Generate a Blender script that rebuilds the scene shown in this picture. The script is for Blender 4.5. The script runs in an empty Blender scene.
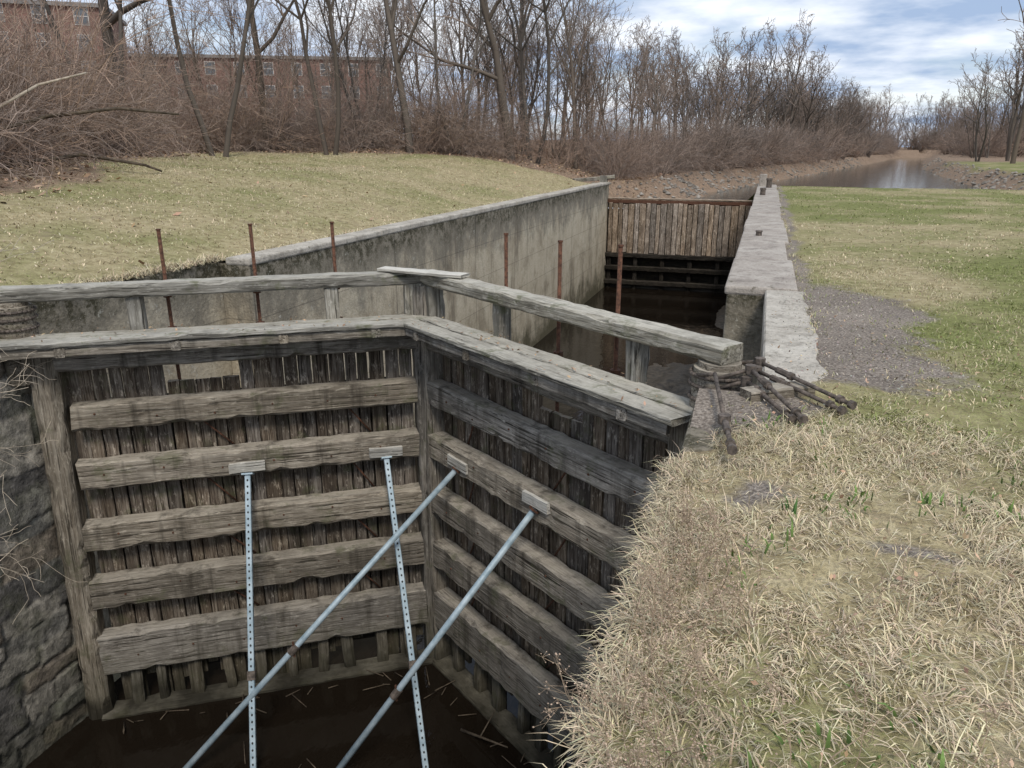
import bpy, math, random
import numpy as np
from mathutils import Vector, Matrix
random.seed(7); rng=np.random.default_rng(7)
scene=bpy.context.scene
try:
    scene.view_settings.view_transform='Standard'; scene.view_settings.look='None'; scene.view_settings.exposure=0
except Exception: pass

# ---------------------------------------------------------------- helpers
def link(o,parent=None):
    scene.collection.objects.link(o)
    if parent is not None: o.parent=parent
    return o
def empty(name,loc=(0,0,0)):
    e=bpy.data.objects.new(name,None); e.empty_display_size=.3; scene.collection.objects.link(e); return e
def mesh_np(name,verts,faces_list,mats=(),mat_idx=None,colors=None,smooth=False):
    me=bpy.data.meshes.new(name)
    verts=np.asarray(verts,dtype=np.float32)
    me.vertices.add(len(verts)); me.vertices.foreach_set('co',verts.ravel())
    faces_list=[np.asarray(f,dtype=np.int32) for f in faces_list if len(f)]
    loops=np.concatenate([f.ravel() for f in faces_list])
    tot=np.concatenate([np.full(len(f),f.shape[1],dtype=np.int32) for f in faces_list])
    start=np.concatenate([[0],np.cumsum(tot)[:-1]]).astype(np.int32)
    me.loops.add(len(loops)); me.loops.foreach_set('vertex_index',loops)
    me.polygons.add(len(tot)); me.polygons.foreach_set('loop_start',start); me.polygons.foreach_set('loop_total',tot)
    if mat_idx is not None: me.polygons.foreach_set('material_index',np.asarray(mat_idx,dtype=np.int32))
    me.polygons.foreach_set('use_smooth',np.full(len(tot),bool(smooth)))
    me.update(calc_edges=True)
    for m in mats: me.materials.append(m)
    if colors is not None:
        a=me.color_attributes.new('Col','FLOAT_COLOR','POINT')
        c=np.ones((len(verts),4),dtype=np.float32); c[:,:3]=colors
        a.data.foreach_set('color',c.ravel())
    return me
def vnoise(x,y,seed=0):
    x=np.asarray(x,float); y=np.asarray(y,float)
    xi=np.floor(x).astype(np.int64); yi=np.floor(y).astype(np.int64)
    xf=x-xi; yf=y-yi
    def h(a,b):
        n=(a*374761393+b*668265263+seed*1274126177)&0x7fffffff
        n=((n^(n>>13))*1274126177)&0x7fffffff
        return ((n^(n>>16))&0xffff)/65535.0
    u=xf*xf*(3-2*xf); v=yf*yf*(3-2*yf)
    return (h(xi,yi)*(1-u)+h(xi+1,yi)*u)*(1-v)+(h(xi,yi+1)*(1-u)+h(xi+1,yi+1)*u)*v
def fbm(x,y,seed=0,oct=4):
    s=0;a=.5;t=0
    for i in range(oct):
        s=s+a*vnoise(np.asarray(x)*2**i,np.asarray(y)*2**i,seed+i*17); t+=a; a*=.5
    return s/t
def sstep(a,b,x):
    t=np.clip((np.asarray(x,float)-a)/(b-a),0,1); return t*t*(3-2*t)

# ---------------------------------------------------------------- materials
class NT:
    def __init__(s,name):
        s.m=bpy.data.materials.new(name); s.m.use_nodes=True; s.t=s.m.node_tree
        s.b=s.t.nodes['Principled BSDF']; s.out=s.t.nodes['Material Output']
    def n(s,typ,ins=None,**pr):
        nd=s.t.nodes.new(typ)
        for k,v in pr.items(): setattr(nd,k,v)
        for k,v in (ins or {}).items():
            if hasattr(v,'is_output'): s.t.links.new(v,nd.inputs[k])
            else: nd.inputs[k].default_value=v
        return nd
    def l(s,a,b): s.t.links.new(a,b)
    def ramp(s,fac,stops):
        r=s.t.nodes.new('ShaderNodeValToRGB'); s.l(fac,r.inputs[0])
        el=r.color_ramp.elements
        el[0].position=stops[0][0]; el[0].color=(*stops[0][1],1)
        el[1].position=stops[-1][0]; el[1].color=(*stops[-1][1],1)
        for p,c in stops[1:-1]:
            e=el.new(p); e.color=(*c,1)
        return r.outputs[0]
    def mix(s,f,a,b,mode='MIX'):
        nd=s.t.nodes.new('ShaderNodeMixRGB'); nd.blend_type=mode
        for i,v in ((0,f),(1,a),(2,b)):
            if hasattr(v,'is_output'): s.l(v,nd.inputs[i])
            elif i==0: nd.inputs[0].default_value=v
            else: nd.inputs[i].default_value=(*v,1)
        return nd.outputs[0]
    def math(s,op,a,b=0.,c=0.,clamp=False):
        nd=s.t.nodes.new('ShaderNodeMath'); nd.operation=op; nd.use_clamp=clamp
        for i,v in ((0,a),(1,b),(2,c)):
            if hasattr(v,'is_output'): s.l(v,nd.inputs[i])
            else: nd.inputs[i].default_value=v
        return nd.outputs[0]
    def noise(s,vec,scale,detail=5,rough=.6,dist=0):
        nd=s.n('ShaderNodeTexNoise',{'Scale':scale,'Detail':min(detail,5),'Roughness':rough,'Distortion':dist})
        s.l(vec,nd.inputs['Vector']); return nd.outputs['Fac']
    def mapping(s,vec,scale):
        nd=s.n('ShaderNodeMapping',{'Scale':scale}); s.l(vec,nd.inputs['Vector']); return nd.outputs[0]
    def maprange(s,v,a,b,c=0,d=1):
        nd=s.n('ShaderNodeMapRange',{'From Min':a,'From Max':b,'To Min':c,'To Max':d}); s.l(v,nd.inputs['Value']); return nd.outputs[0]
    def bump(s,h,strength,dist):
        nd=s.n('ShaderNodeBump',{'Strength':strength,'Distance':dist}); s.l(h,nd.inputs['Height']); s.l(nd.outputs[0],s.b.inputs['Normal'])
    def fin(s,col,rough=.85,spec=.3):
        if hasattr(col,'is_output'): s.l(col,s.b.inputs['Base Color'])
        else: s.b.inputs['Base Color'].default_value=(*col,1)
        if hasattr(rough,'is_output'): s.l(rough,s.b.inputs['Roughness'])
        else: s.b.inputs['Roughness'].default_value=rough
        s.b.inputs['Specular IOR Level'].default_value=spec
        return s.m

def wood(name,dark,mid,light,algae=True,white=.0,moss=.5,up=.5,vr0=.7):
    s=NT(name)
    tc=s.n('ShaderNodeTexCoord'); oi=s.n('ShaderNodeObjectInfo')
    sh=s.n('ShaderNodeVectorMath',operation='ADD'); s.l(tc.outputs['Object'],sh.inputs[0])
    cx=s.n('ShaderNodeCombineXYZ'); r=s.math('MULTIPLY',oi.outputs['Random'],37.)
    for i in range(3): s.l(r,cx.inputs[i])
    s.l(cx.outputs[0],sh.inputs[1]); v=sh.outputs[0]
    g=s.noise(s.mapping(v,(1.0,18,18)),1.6,5,.72,.5)
    fine=s.noise(s.mapping(v,(2.2,90,90)),1.5,2,.6)
    g2=s.math('ADD',s.math('MULTIPLY',g,.65),s.math('MULTIPLY',fine,.35))
    col=s.ramp(g2,[(.36,dark),(.48,mid),(.64,light)])
    ck=s.noise(s.mapping(v,(.8,34,34)),1.3,2,.5)
    col=s.mix(s.maprange(ck,.34,.41,.9,0),col,tuple(a*.3 for a in dark))
    st=s.noise(v,1.5,4,.65); col=s.mix(s.maprange(st,.42,.66,0,.75),col,tuple(.45*a for a in mid))
    sp=s.noise(s.mapping(v,(3,9,9)),2.6,5,.75)
    col=s.mix(s.maprange(sp,.55,.68,0,.4+white),col,tuple(min(1,1.5*a) for a in light))
    vr=s.maprange(oi.outputs['Random'],0,1,vr0,1.25)
    hs=s.n('ShaderNodeHueSaturation'); s.l(vr,hs.inputs['Value']); s.l(col,hs.inputs['Color'])
    s.l(s.maprange(s.math('FRACT',s.math('MULTIPLY',oi.outputs['Random'],7.3)),0,1,.7,1.2),hs.inputs['Saturation']); col=hs.outputs[0]
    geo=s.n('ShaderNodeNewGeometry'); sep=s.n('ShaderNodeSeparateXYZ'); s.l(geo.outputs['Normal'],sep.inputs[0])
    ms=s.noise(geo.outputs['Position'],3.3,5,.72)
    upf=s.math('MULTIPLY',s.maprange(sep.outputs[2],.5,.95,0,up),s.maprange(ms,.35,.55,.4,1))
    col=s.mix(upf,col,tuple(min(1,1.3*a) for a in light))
    col=s.mix(s.maprange(ms,.55,.66,0,moss),col,(.09,.098,.045))
    if algae:
        sp2=s.n('ShaderNodeSeparateXYZ'); s.l(geo.outputs['Position'],sp2.inputs[0])
        rn=s.noise(s.mapping(geo.outputs['Position'],(3.2,3.2,.35)),1.6,5,.65)
        col=s.mix(s.maprange(rn,.52,.68,0,.68),col,(.035,.029,.022))
        z=s.math('ADD',sp2.outputs[2],s.math('MULTIPLY',st,1.4))
        col=s.mix(s.maprange(z,-1.6,-3.6,0,.22),col,(.06,.05,.036))
        col=s.mix(s.maprange(z,-3.5,-4.3,0,.6),col,(.055,.052,.03))
        col=s.mix(s.maprange(z,-4.1,-4.5,0,.85),col,(.016,.014,.01))
    s.bump(s.math('ADD',g2,s.math('MULTIPLY',ck,.8)),.9,.015)
    return s.fin(col,.9,.15)
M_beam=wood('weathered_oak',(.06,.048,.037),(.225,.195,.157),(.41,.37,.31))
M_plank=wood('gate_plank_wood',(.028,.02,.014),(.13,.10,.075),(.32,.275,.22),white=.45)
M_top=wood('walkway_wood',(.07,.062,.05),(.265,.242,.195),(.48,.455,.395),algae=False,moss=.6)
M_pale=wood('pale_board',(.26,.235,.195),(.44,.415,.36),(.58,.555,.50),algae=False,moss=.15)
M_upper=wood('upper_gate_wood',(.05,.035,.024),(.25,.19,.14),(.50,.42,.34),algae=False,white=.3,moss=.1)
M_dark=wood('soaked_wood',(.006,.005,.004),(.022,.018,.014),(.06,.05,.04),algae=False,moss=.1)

def concrete(name,base,dark,light,stains=True):
    s=NT(name); geo=s.n('ShaderNodeNewGeometry'); P=geo.outputs['Position']
    n=s.noise(P,1.2,5,.65); f=s.noise(P,25,3,.7)
    col=s.ramp(n,[(.3,dark),(.5,base),(.7,light)])
    col=s.mix(.35,col,s.ramp(f,[(.3,tuple(a*.4 for a in base)),(.7,light)]))
    if stains:
        sp=s.n('ShaderNodeSeparateXYZ'); s.l(P,sp.inputs[0])
        lz=s.math('MULTIPLY',sp.outputs[2],1.1); cell=s.n('ShaderNodeTexWhiteNoise',noise_dimensions='1D'); s.l(s.math('FLOOR',lz),cell.inputs['W'])
        col=s.mix(s.math('MULTIPLY',cell.outputs['Value'],.3),col,tuple(a*.6 for a in base))
        st=s.noise(s.mapping(P,(2.,.9,.22)),1.3,5,.75)
        col=s.mix(s.maprange(st,.52,.66,0,.6),col,(.11,.085,.06))
        bl=s.noise(P,.8,5,.75); col=s.mix(s.maprange(bl,.52,.64,0,.45),col,(.18,.145,.10))
        nn=s.noise(s.mapping(P,(1,.8,.7)),1.6,5,.78)
        z=s.math('ADD',sp.outputs[2],s.math('MULTIPLY',s.math('SUBTRACT',nn,.5),3.4))
        col=s.mix(s.maprange(z,-1.35,-.65,0,.65),col,(.13,.12,.10))
        mo=s.noise(P,6,5,.78)
        z2=s.math('ADD',sp.outputs[2],s.math('MULTIPLY',s.math('SUBTRACT',nn,.5),1.8))
        col=s.mix(s.math('MULTIPLY',s.maprange(z2,-.62,-.15,0,1),s.maprange(mo,.42,.55,0,.92)),col,(.04,.036,.018))
        col=s.mix(s.maprange(mo,.60,.68,0,.55),col,(.55,.53,.46))
        col=s.mix(s.maprange(z,-3.9,-4.9,0,.9),col,(.08,.072,.042))
        lin=s.math('FRACT',lz); col=s.mix(s.math('MULTIPLY',s.maprange(lin,.975,1.,0,1),.6),col,(.05,.045,.04))
        ln=s.math('FRACT',s.math('MULTIPLY',sp.outputs[1],.21))
        col=s.mix(s.math('MULTIPLY',s.maprange(ln,.99,1.,0,1),.7),col,(.03,.028,.025))
    else:
        bl=s.noise(P,3.2,5,.75); col=s.mix(s.maprange(bl,.5,.64,0,.6),col,tuple(a*.55 for a in dark))
        mo=s.noise(P,8,5,.75); col=s.mix(s.maprange(mo,.6,.68,0,.7),col,(.06,.055,.03))
    s.bump(f,.7,.025)
    return s.fin(col,.92,.2)
M_conc=concrete('stained_concrete',(.54,.47,.355),(.39,.325,.235),(.64,.575,.45))
M_cop=concrete('coping_concrete',(.46,.42,.36),(.32,.285,.235),(.60,.56,.49),False)
M_copd=concrete('dark_coping',(.39,.345,.30),(.27,.23,.20),(.52,.475,.42),False)

def simple(name,c1,c2,scale=6,rough=.8,metal=0,bump=.3,spec=.3,coord='Object'):
    s=NT(name); tc=s.n('ShaderNodeTexCoord'); n=s.noise(tc.outputs[coord],scale,4,.65)
    col=s.ramp(n,[(.35,c1),(.65,c2)]); s.b.inputs['Metallic'].default_value=metal
    if bump: s.bump(n,bump,.01)
    return s.fin(col,rough,spec)
M_rust=simple('rusty_iron',(.045,.022,.014),(.15,.07,.042),30,.85,.1)
M_iron=simple('old_iron',(.06,.05,.042),(.19,.155,.13),20,.75,.3)
M_galv=simple('galvanised_steel',(.25,.33,.38),(.42,.50,.55),9,.55,.15,.1)
M_hole=simple('hole_dark',(.015,.015,.015),(.03,.03,.03))
def stone_mat():
    s=NT('wall_stone'); geo=s.n('ShaderNodeNewGeometry'); P=geo.outputs['Position']
    at=s.n('ShaderNodeAttribute',attribute_name='Col')
    n=s.noise(P,7,5,.75); c=s.mix(1.,at.outputs['Color'],s.ramp(n,[(.3,(.35,.35,.35)),(.7,(1.6,1.55,1.5))]),'MULTIPLY')
    w=s.noise(P,1.1,5,.72); c=s.mix(s.maprange(w,.58,.64,0,.6),c,(.42,.40,.36))
    sp=s.n('ShaderNodeSeparateXYZ'); s.l(P,sp.inputs[0]); g=s.noise(P,2.2,5,.7)
    c=s.mix(s.maprange(g,.50,.66,0,.5),c,(.065,.07,.032))
    z=s.math('ADD',sp.outputs[2],s.math('MULTIPLY',g,2.))
    c=s.mix(s.maprange(z,-3.2,-4.2,0,.6),c,(.03,.03,.016))
    s.bump(n,1.,.04); return s.fin(c,.9,.25)
M_stone=stone_mat()
M_mortar=simple('mortar_dark',(.05,.045,.037),(.12,.105,.085),8,.95)

def barkn(name,c1,c2):
    s=NT(name); tc=s.n('ShaderNodeTexCoord'); oi=s.n('ShaderNodeObjectInfo')
    n=s.noise(s.mapping(tc.outputs['Object'],(6,6,1.2)),2,3,.65)
    col=s.ramp(n,[(.3,c1),(.7,c2)])
    hs=s.n('ShaderNodeHueSaturation'); s.l(s.maprange(oi.outputs['Random'],0,1,.6,1.35),hs.inputs['Value']); s.l(col,hs.inputs['Color'])
    return s.fin(hs.outputs[0],.9,.1)
M_palestem=barkn('pale_stems',(.30,.25,.19),(.52,.45,.36))
M_debris=simple('wet_debris',(.04,.03,.02),(.13,.10,.07),9)

def col_attr(name,rough=.9):
    s=NT(name); at=s.n('ShaderNodeAttribute',attribute_name='Col'); return s.fin(at.outputs['Color'],rough,.1)
M_blade=col_attr('grass_blade'); M_leaf=col_attr('dead_leaf',.85); M_branch=col_attr('bark_and_twigs',.9)

def ground_mat():
    s=NT('ground_soil_grass'); geo=s.n('ShaderNodeNewGeometry'); P=geo.outputs['Position']
    at=s.n('ShaderNodeAttribute',attribute_name='Col')
    sp=s.n('ShaderNodeSeparateColor'); s.l(at.outputs['Color'],sp.inputs[0])
    n1=s.noise(P,.7,5,.65); n2=s.noise(P,7,5,.7); n3=s.noise(P,45,3,.7)
    straw=s.ramp(n2,[(.3,(.24,.19,.105)),(.5,(.43,.36,.21)),(.7,(.56,.48,.31))])
    green=s.ramp(n2,[(.3,(.12,.135,.04)),(.6,(.245,.26,.095)),(.8,(.36,.35,.15))])
    gf=s.math('ADD',s.math('SUBTRACT',n1,.5),s.math('MULTIPLY',s.math('SUBTRACT',n3,.5),.6))
    gf=s.math('ADD',gf,sp.outputs[2]); gf=s.maprange(gf,.3,.75)
    c=s.mix(gf,straw,green)
    c=s.mix(s.maprange(n3,.35,.6,.5,0),c,(.09,.07,.045))
    bp=s.noise(P,1.6,5,.7); c=s.mix(s.maprange(bp,.58,.68,0,.6),c,(.24,.19,.13))
    lit=s.ramp(n3,[(.3,(.10,.07,.047)),(.5,(.28,.205,.15)),(.7,(.46,.36,.27))])
    lit2=s.ramp(n2,[(.3,(.5,.5,.5)),(.7,(1.2,1.15,1.1))]); lit=s.mix(1.,lit,lit2,'MULTIPLY')
    lf=s.maprange(s.math('ADD',sp.outputs[0],s.math('MULTIPLY',s.math('SUBTRACT',n2,.5),.9)),.35,.65)
    c=s.mix(lf,c,lit)
    dirt=s.ramp(n3,[(.3,(.09,.076,.066)),(.5,(.235,.205,.178)),(.72,(.44,.395,.35))])
    dirt=s.mix(1.,dirt,s.ramp(n1,[(.35,(.7,.68,.66)),(.65,(1.15,1.12,1.08))]),'MULTIPLY')
    df=s.maprange(s.math('ADD',sp.outputs[1],s.math('MULTIPLY',s.math('SUBTRACT',n2,.5),1.3)),.35,.7)
    c=s.mix(df,c,dirt)
    s.bump(n3,.7,.03)
    return s.fin(c,.95,.1)
M_ground=ground_mat()
def water_mat(name,col,rough,bs,dist,scale):
    s=NT(name); geo=s.n('ShaderNodeNewGeometry'); n=s.noise(s.mapping(geo.outputs['Position'],(1,.55,1)),scale,3,.55)
    s.bump(n,bs,dist); m=s.fin(col,rough,.5); s.b.inputs['IOR'].default_value=1.33; return m
M_wlow=water_mat('murky_water',(.011,.008,.0055),.04,.35,.02,5)
M_wup=water_mat('canal_water',(.05,.055,.052),.05,.6,.03,2.5)

# ---------------------------------------------------------------- timber builder
def timber(name,parent,p0,p1,w,h,mat,side=None,ch=.012,jit=.004,warp=.0):
    p0=Vector(p0); p1=Vector(p1); X=(p1-p0); L=X.length; X.normalize()
    if side is None: side=Vector((0,0,1)).cross(X)
    Y=Vector(side); Y=(Y-X*Y.dot(X)).normalized(); Z=X.cross(Y)
    ns=max(2,int(L/.12)+1); xs=np.linspace(0,L,ns)
    a,b=w/2,h/2
    V=[]; off=rng.normal(0,1,(ns,2))*jit*.35; wv=warp*np.sin(np.linspace(0,3.1,ns))*rng.choice([-1,1])
    cw=np.clip(ch*(1+1.2*(np.abs(rng.normal(0,1,(ns,4)))**2)*.35),ch*.6,min(a,b)*.6)
    for i,x in enumerate(xs):
        c=cw[i] if jit>.0045 else np.full(4,ch)
        ring=np.array([(-a+c[0],-b),(a-c[1],-b),(a,-b+c[1]),(a,b-c[2]),(a-c[2],b),(-a+c[3],b),(-a,b-c[3]),(-a,-b+c[0])])
        r=ring+rng.normal(0,jit,ring.shape)*.4
        xx=np.full(8,x)
        if i in(0,ns-1): xx=xx+rng.normal(0,jit*1.4,8)
        V.append(np.column_stack([xx,r[:,0]+off[i,0],r[:,1]+off[i,1]+wv[i]]))
    V=np.concatenate(V); q=[]
    for i in range(ns-1):
        for k in range(8):
            q.append((i*8+k,i*8+(k+1)%8,(i+1)*8+(k+1)%8,(i+1)*8+k))
    caps=[[7-k for k in range(8)],[(ns-1)*8+k for k in range(8)]]
    q=np.array(q)[:,::-1]; caps=np.array([c[::-1] for c in caps])
    me=mesh_np(name,V,[q,caps],[mat])
    o=bpy.data.objects.new(name,me); link(o,parent)
    m=Matrix((X,Y,Z)).transposed().to_4x4(); m.translation=p0; o.matrix_world=m
    return o
def tube_mesh(segs,n):
    segs=np.asarray(segs,float); p0=segs[:,0:3]; r0=segs[:,3]; p1=segs[:,4:7]; r1=segs[:,7]
    d=p1-p0; L=np.linalg.norm(d,axis=1,keepdims=True); d=d/np.maximum(L,1e-6)
    ref=np.where(np.abs(d[:,2:3])<.9,np.array([[0,0,1.]]),np.array([[1.,0,0]]))
    u=np.cross(d,ref); u/=np.linalg.norm(u,axis=1,keepdims=True); v=np.cross(d,u)
    ang=np.arange(n)*2*np.pi/n
    c=np.cos(ang)[None,:,None]; s=np.sin(ang)[None,:,None]
    ringd=u[:,None,:]*c+v[:,None,:]*s
    A=p0[:,None,:]+ringd*r0[:,None,None]; B=p1[:,None,:]+ringd*r1[:,None,None]
    V=np.concatenate([A,B],axis=1).reshape(-1,3)
    base=(np.arange(len(segs))*2*n)[:,None]
    k=np.arange(n); k2=(k+1)%n
    q=np.stack([base+k,base+k2,base+n+k2,base+n+k],axis=2).reshape(-1,4)
    return V,q
def tubes_obj(name,segs,mat,parent=None,n=8,smooth=True,caps=True):
    V,q=tube_mesh(segs,n); fl=[q]
    if caps:
        m=len(segs); base=(np.arange(m)*2*n)[:,None]; k=np.arange(n)
        fl+= [base+k[::-1], base+n+k]
    me=mesh_np(name,V,fl,[mat]); 
    if smooth:
        f=np.zeros(len(me.polygons),bool); f[:len(q)]=True; me.polygons.foreach_set('use_smooth',f)
    return link(bpy.data.objects.new(name,me),parent)
def seg(p0,r0,p1,r1): return [*p0,r0,*p1,r1]
def box(name,lo,hi,mat,parent=None,bev=.02):
    me=bpy.data.meshes.new(name)
    x0,y0,z0=lo;x1,y1,z1=hi
    v=[(x0,y0,z0),(x1,y0,z0),(x1,y1,z0),(x0,y1,z0),(x0,y0,z1),(x1,y0,z1),(x1,y1,z1),(x0,y1,z1)]
    f=[(0,3,2,1),(4,5,6,7),(0,1,5,4),(1,2,6,5),(2,3,7,6),(3,0,4,7)]
    me.from_pydata(v,[],f); me.materials.append(mat)
    o=link(bpy.data.objects.new(name,me),parent)
    if bev:
        b=o.modifiers.new('b','BEVEL'); b.width=bev; b.segments=2
    return o

# ---------------------------------------------------------------- lock gates
WZ=-5.12
MX=-3.74
MZ=[(-1.05,-1.34),(-1.73,-2.05),(-2.49,-2.83),(-3.22,-3.60),(-3.98,-4.53)]
def leaf(name,heel,mitre,flip,openings,posts_s,anchor):
    e=empty(name); H=Vector((*heel,0)); T=Vector((*mitre,0)); U=(T-H); L=U.length; U.normalize()
    N=Vector((U.y,-U.x,0)) if not flip else Vector((-U.y,U.x,0))
    if N.y>0: N=-N
    def P(s,o,z): return H+U*s+N*o+Vector((0,0,z))
    for i,(a,b) in enumerate(MZ):
        timber('crossbeam_%d'%(i+1),e,P(.38-.05*i,.03,(a+b)/2),P(L-.16,.03,(a+b)/2),.22,abs(a-b),M_beam,N,.018,.008)
    timber('head_beam',e,P(.05,.03,-.50),P(L-.1,.03,-.50),.22,.30,M_beam,N,.018,.008)
    timber('bottom_beam',e,P(.1,.06,WZ-.02),P(L-.1,.06,WZ-.02),.30,.14,M_beam,N,.02,.008)
    timber('heel_post',e,P(.06,0,WZ-.3),P(.2,0,-.35),.34,.27,M_beam,N,.04,.006)
    timber('mitre_post',e,P(L-.10,0,WZ-.3),P(L-.10,0,.1),.30,.17,M_beam,N,.02,.006)
    timber('mitre_strap',e,P(L-.035,.165,WZ+.05),P(L-.035,.165,-.35),.014,.055,M_rust,N,.002,.001)
    s=.30;k=0
    while s<L-.2:
        w=random.uniform(.13,.20); s1=min(s+w,L-.17); c=(s+s1)/2
        op=[o for o in openings if o[0]<c<o[1]]
        th=.05; oo=-.115+random.uniform(-.016,.016)
        zb=-4.62-random.uniform(0,.35) if random.random()<.5 else WZ-.1
        gap=random.choice([.006,.012,.022])
        timber('plank_%d'%k,e,P(c,oo,zb),P(c+random.uniform(-.006,.006),oo,-.90 if op else -.36),th,s1-s-gap,M_plank,N,.006,.004)
        s=s1; k+=1
        if L-.17-s<.03: break
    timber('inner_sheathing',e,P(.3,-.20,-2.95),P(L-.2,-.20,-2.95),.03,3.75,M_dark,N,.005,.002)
    s=.5;k=0
    while s<L-.3:
        timber('stub_%d'%k,e,P(s,-.01,WZ),P(s+random.uniform(-.03,.03),-.02,-4.53),.13,random.uniform(.10,.17),M_beam,N,.01,.006)
        s+=random.uniform(.28,.5);k+=1
    rods=[]
    for zi in range(4):
        za=MZ[zi][1]; zb=MZ[zi+1][0]
        sc=L*(.42 if zi%2==0 else .40)
        rods.append(seg(P(sc-.16+.05*zi,.02,za),.011,P(sc+.16+.05*zi,-.07,zb),.011))
        rods.append(seg(P(L*.8-.15,.02,za),.011,P(L*.8+.12,-.07,zb),.011))
    tubes_obj('tie_rods',rods,M_rust,e,6)
    bl=[]
    for (a,b) in MZ:
        for sb in np.arange(.6,L-.3,.62):
            c=P(sb+random.uniform(-.04,.04),.135,(a+b)/2+random.uniform(-.06,.06)); bl.append(seg(c,.013,c+N*.014,.011))
    tubes_obj('bolts',bl,M_rust,e,6,False)
    zz=-.262
    s0=-.45 if anchor=='L' else -.05
    timber('walkway_board_1',e,P(s0,.16,zz),P(L+.0,.16,zz),.235,.055,M_top,N,.008,.005,.008)
    timber('walkway_board_2',e,P(s0+.03,.405,zz-.004),P(L-.17,.405,zz-.004),.225,.055,M_top,N,.008,.005,.010)
    for sb in (.5,1.6,2.7,3.7):
        timber('bracket_%d'%int(sb*10),e,P(sb,.15,-.345),P(sb,.50,-.345),.10,.10,M_beam,U,.01,.004)
    timber('fascia',e,P(s0+.1,.46,-.345),P(L-.3,.46,-.345),.05,.10,M_beam,N,.008,.004)
    timber('rail_beam',e,P(-.12,0,.195),P(L+.02,0,.195),.25,.145,M_top,N,.018,.006)
    for j,sp in enumerate(posts_s):
        timber('rail_post_%d'%j,e,P(sp,0,-.33),P(sp,0,.122),.15,.16,M_top,N,.012,.005)
    timber('rail_post_head',e,P(L-.16,.02,-.33),P(L-.16,.02,.122),.20,.22,M_top,N,.015,.005)
    # rounded heel head standing in the hollow quoin, bound with iron
    hp=P(-.02,0,0); sg=[]
    for z0,z1,r in ((-.75,-.30,.20),(-.28,-.165,.205),(-.15,-.06,.20),(-.045,.01,.205),(.02,.075,.195),(.075,.12,.16)):
        sg.append(seg((hp.x,hp.y,z0),r,(hp.x,hp.y,z1),r*(.985)))
    tubes_obj('heel_head',sg,M_beam,e,24,False)
    band=[]
    for z in (-.155,-.05,.03):
        for a in range(28):
            t0=a/28*2*math.pi; t1=(a+1)/28*2*math.pi
            band.append(seg((hp.x+.212*math.cos(t0),hp.y+.212*math.sin(t0),z),.015,(hp.x+.212*math.cos(t1),hp.y+.212*math.sin(t1),z),.015))
    tubes_obj('collar',band,M_iron,e,6)
    return e,P,L,U,N
LG,LP,LL,LU,LN=leaf('lock_gate',(-7.38,5.60),(MX,8.0),False,[(1.38,2.08)],[1.17,3.25],'L')
RG,RP,RL,RU,RN=leaf('lock_gate',(-.22,5.60),(MX,8.0),True,[(1.6,2.2)],[.82,2.75],'R')
timber('loose_plank',None,(-4.22,7.80,.292),(-3.08,7.62,.295),.20,.035,M_pale,(0,1,0),.006,.004)
def pad(P,s,z,par,nm): 
    a=P(s-.2,.155,z); b=P(s+.2,.155,z+random.uniform(-.01,.01)); timber(nm,par,a,b,.04,.125,M_pale,None,.006,.004)
def brace_top(P,s,z): return P(s,.175,z)
sL1,sL2=(-5.60+7.38)/LU.x,(-4.24+7.38)/LU.x
sR1,sR2=(-3.05+.22)/RU.x,(-1.84+.22)/RU.x
pad(LP,sL1,-1.95,LG,'brace_pad_1'); pad(LP,sL2,-1.93,LG,'brace_pad_2')
pad(RP,sR1,-1.90,RG,'brace_pad_1'); pad(RP,sR2,-1.80,RG,'brace_pad_2')

def valve_rod(x,y,z):
    e=empty('valve_rod')
    tubes_obj('stem',[seg((x,y,-4.3),.020,(x,y,z),.020)],M_rust,e,8)
    s=[seg((x,y,z-.005),.027,(x,y,z+.012),.025),seg((x,y,.06),.045,(x,y,.1),.045),seg((x,y,-.34),.05,(x,y,-.28),.05)]
    tubes_obj('collars',s,M_rust,e,8,False)
for p in ((-5.45,7.08,.83),(-6.24,6.55,.80),(-4.71,7.58,.83),(-2.51,7.35,.80),(-1.81,6.90,.80),(-1.15,6.45,.84)): valve_rod(*p)

def bar_anchor(name,paths):
    e=empty(name); sg=[]; nuts=[]
    for pa in paths:
        for a,b in zip(pa[:-1],pa[1:]): sg.append(seg(a,.015,b,.015))
        a=Vector(pa[-2]); b=Vector(pa[-1]); d=(b-a).normalized()
        for f in (.0,.10,.55):
            c=b-d*f; nuts.append(seg(c-d*.016,.030,c+d*.016,.030))
        c=a+(b-a)*.3; nuts.append(seg(c-d*.08,.024,c+d*.08,.024))
        c=a; nuts.append(seg(c-Vector((0,0,.03)),.04,c+Vector((0,0,.03)),.04))
    tubes_obj('bars',sg,M_iron,e,8); tubes_obj('nuts',nuts,M_iron,e,8,False)
    return e
bar_anchor('gate_anchor',[
 [(-.20,5.81,.04),(.08,5.62,.13),(.66,4.97,.07)],
 [(-.20,5.81,-.04),(.06,5.52,.09),(.60,4.93,.04)],
 [(-.20,5.39,.04),(.02,5.40,.13),(.35,4.62,.06)],
 [(-.20,5.39,-.04),(.0,5.36,.05),(.29,4.66,.04)],
 [(-.36,5.46,.03),(-.22,5.26,.11),(-.11,4.55,.03),(-.04,3.98,.06)]])
bar_anchor('gate_anchor',[
 [(-7.45,5.85,.06),(-7.75,5.7,.12),(-8.4,5.1,.08)],
 [(-7.45,5.45,.06),(-7.75,5.45,.14),(-8.3,4.7,.07)],
 [(-7.3,5.5,.04),(-7.5,5.35,.12),(-7.7,4.5,.08)]])
timber('anchor_timber',None,(.0,5.10,.02),(.42,5.38,.03),.15,.09,M_beam)

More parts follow.
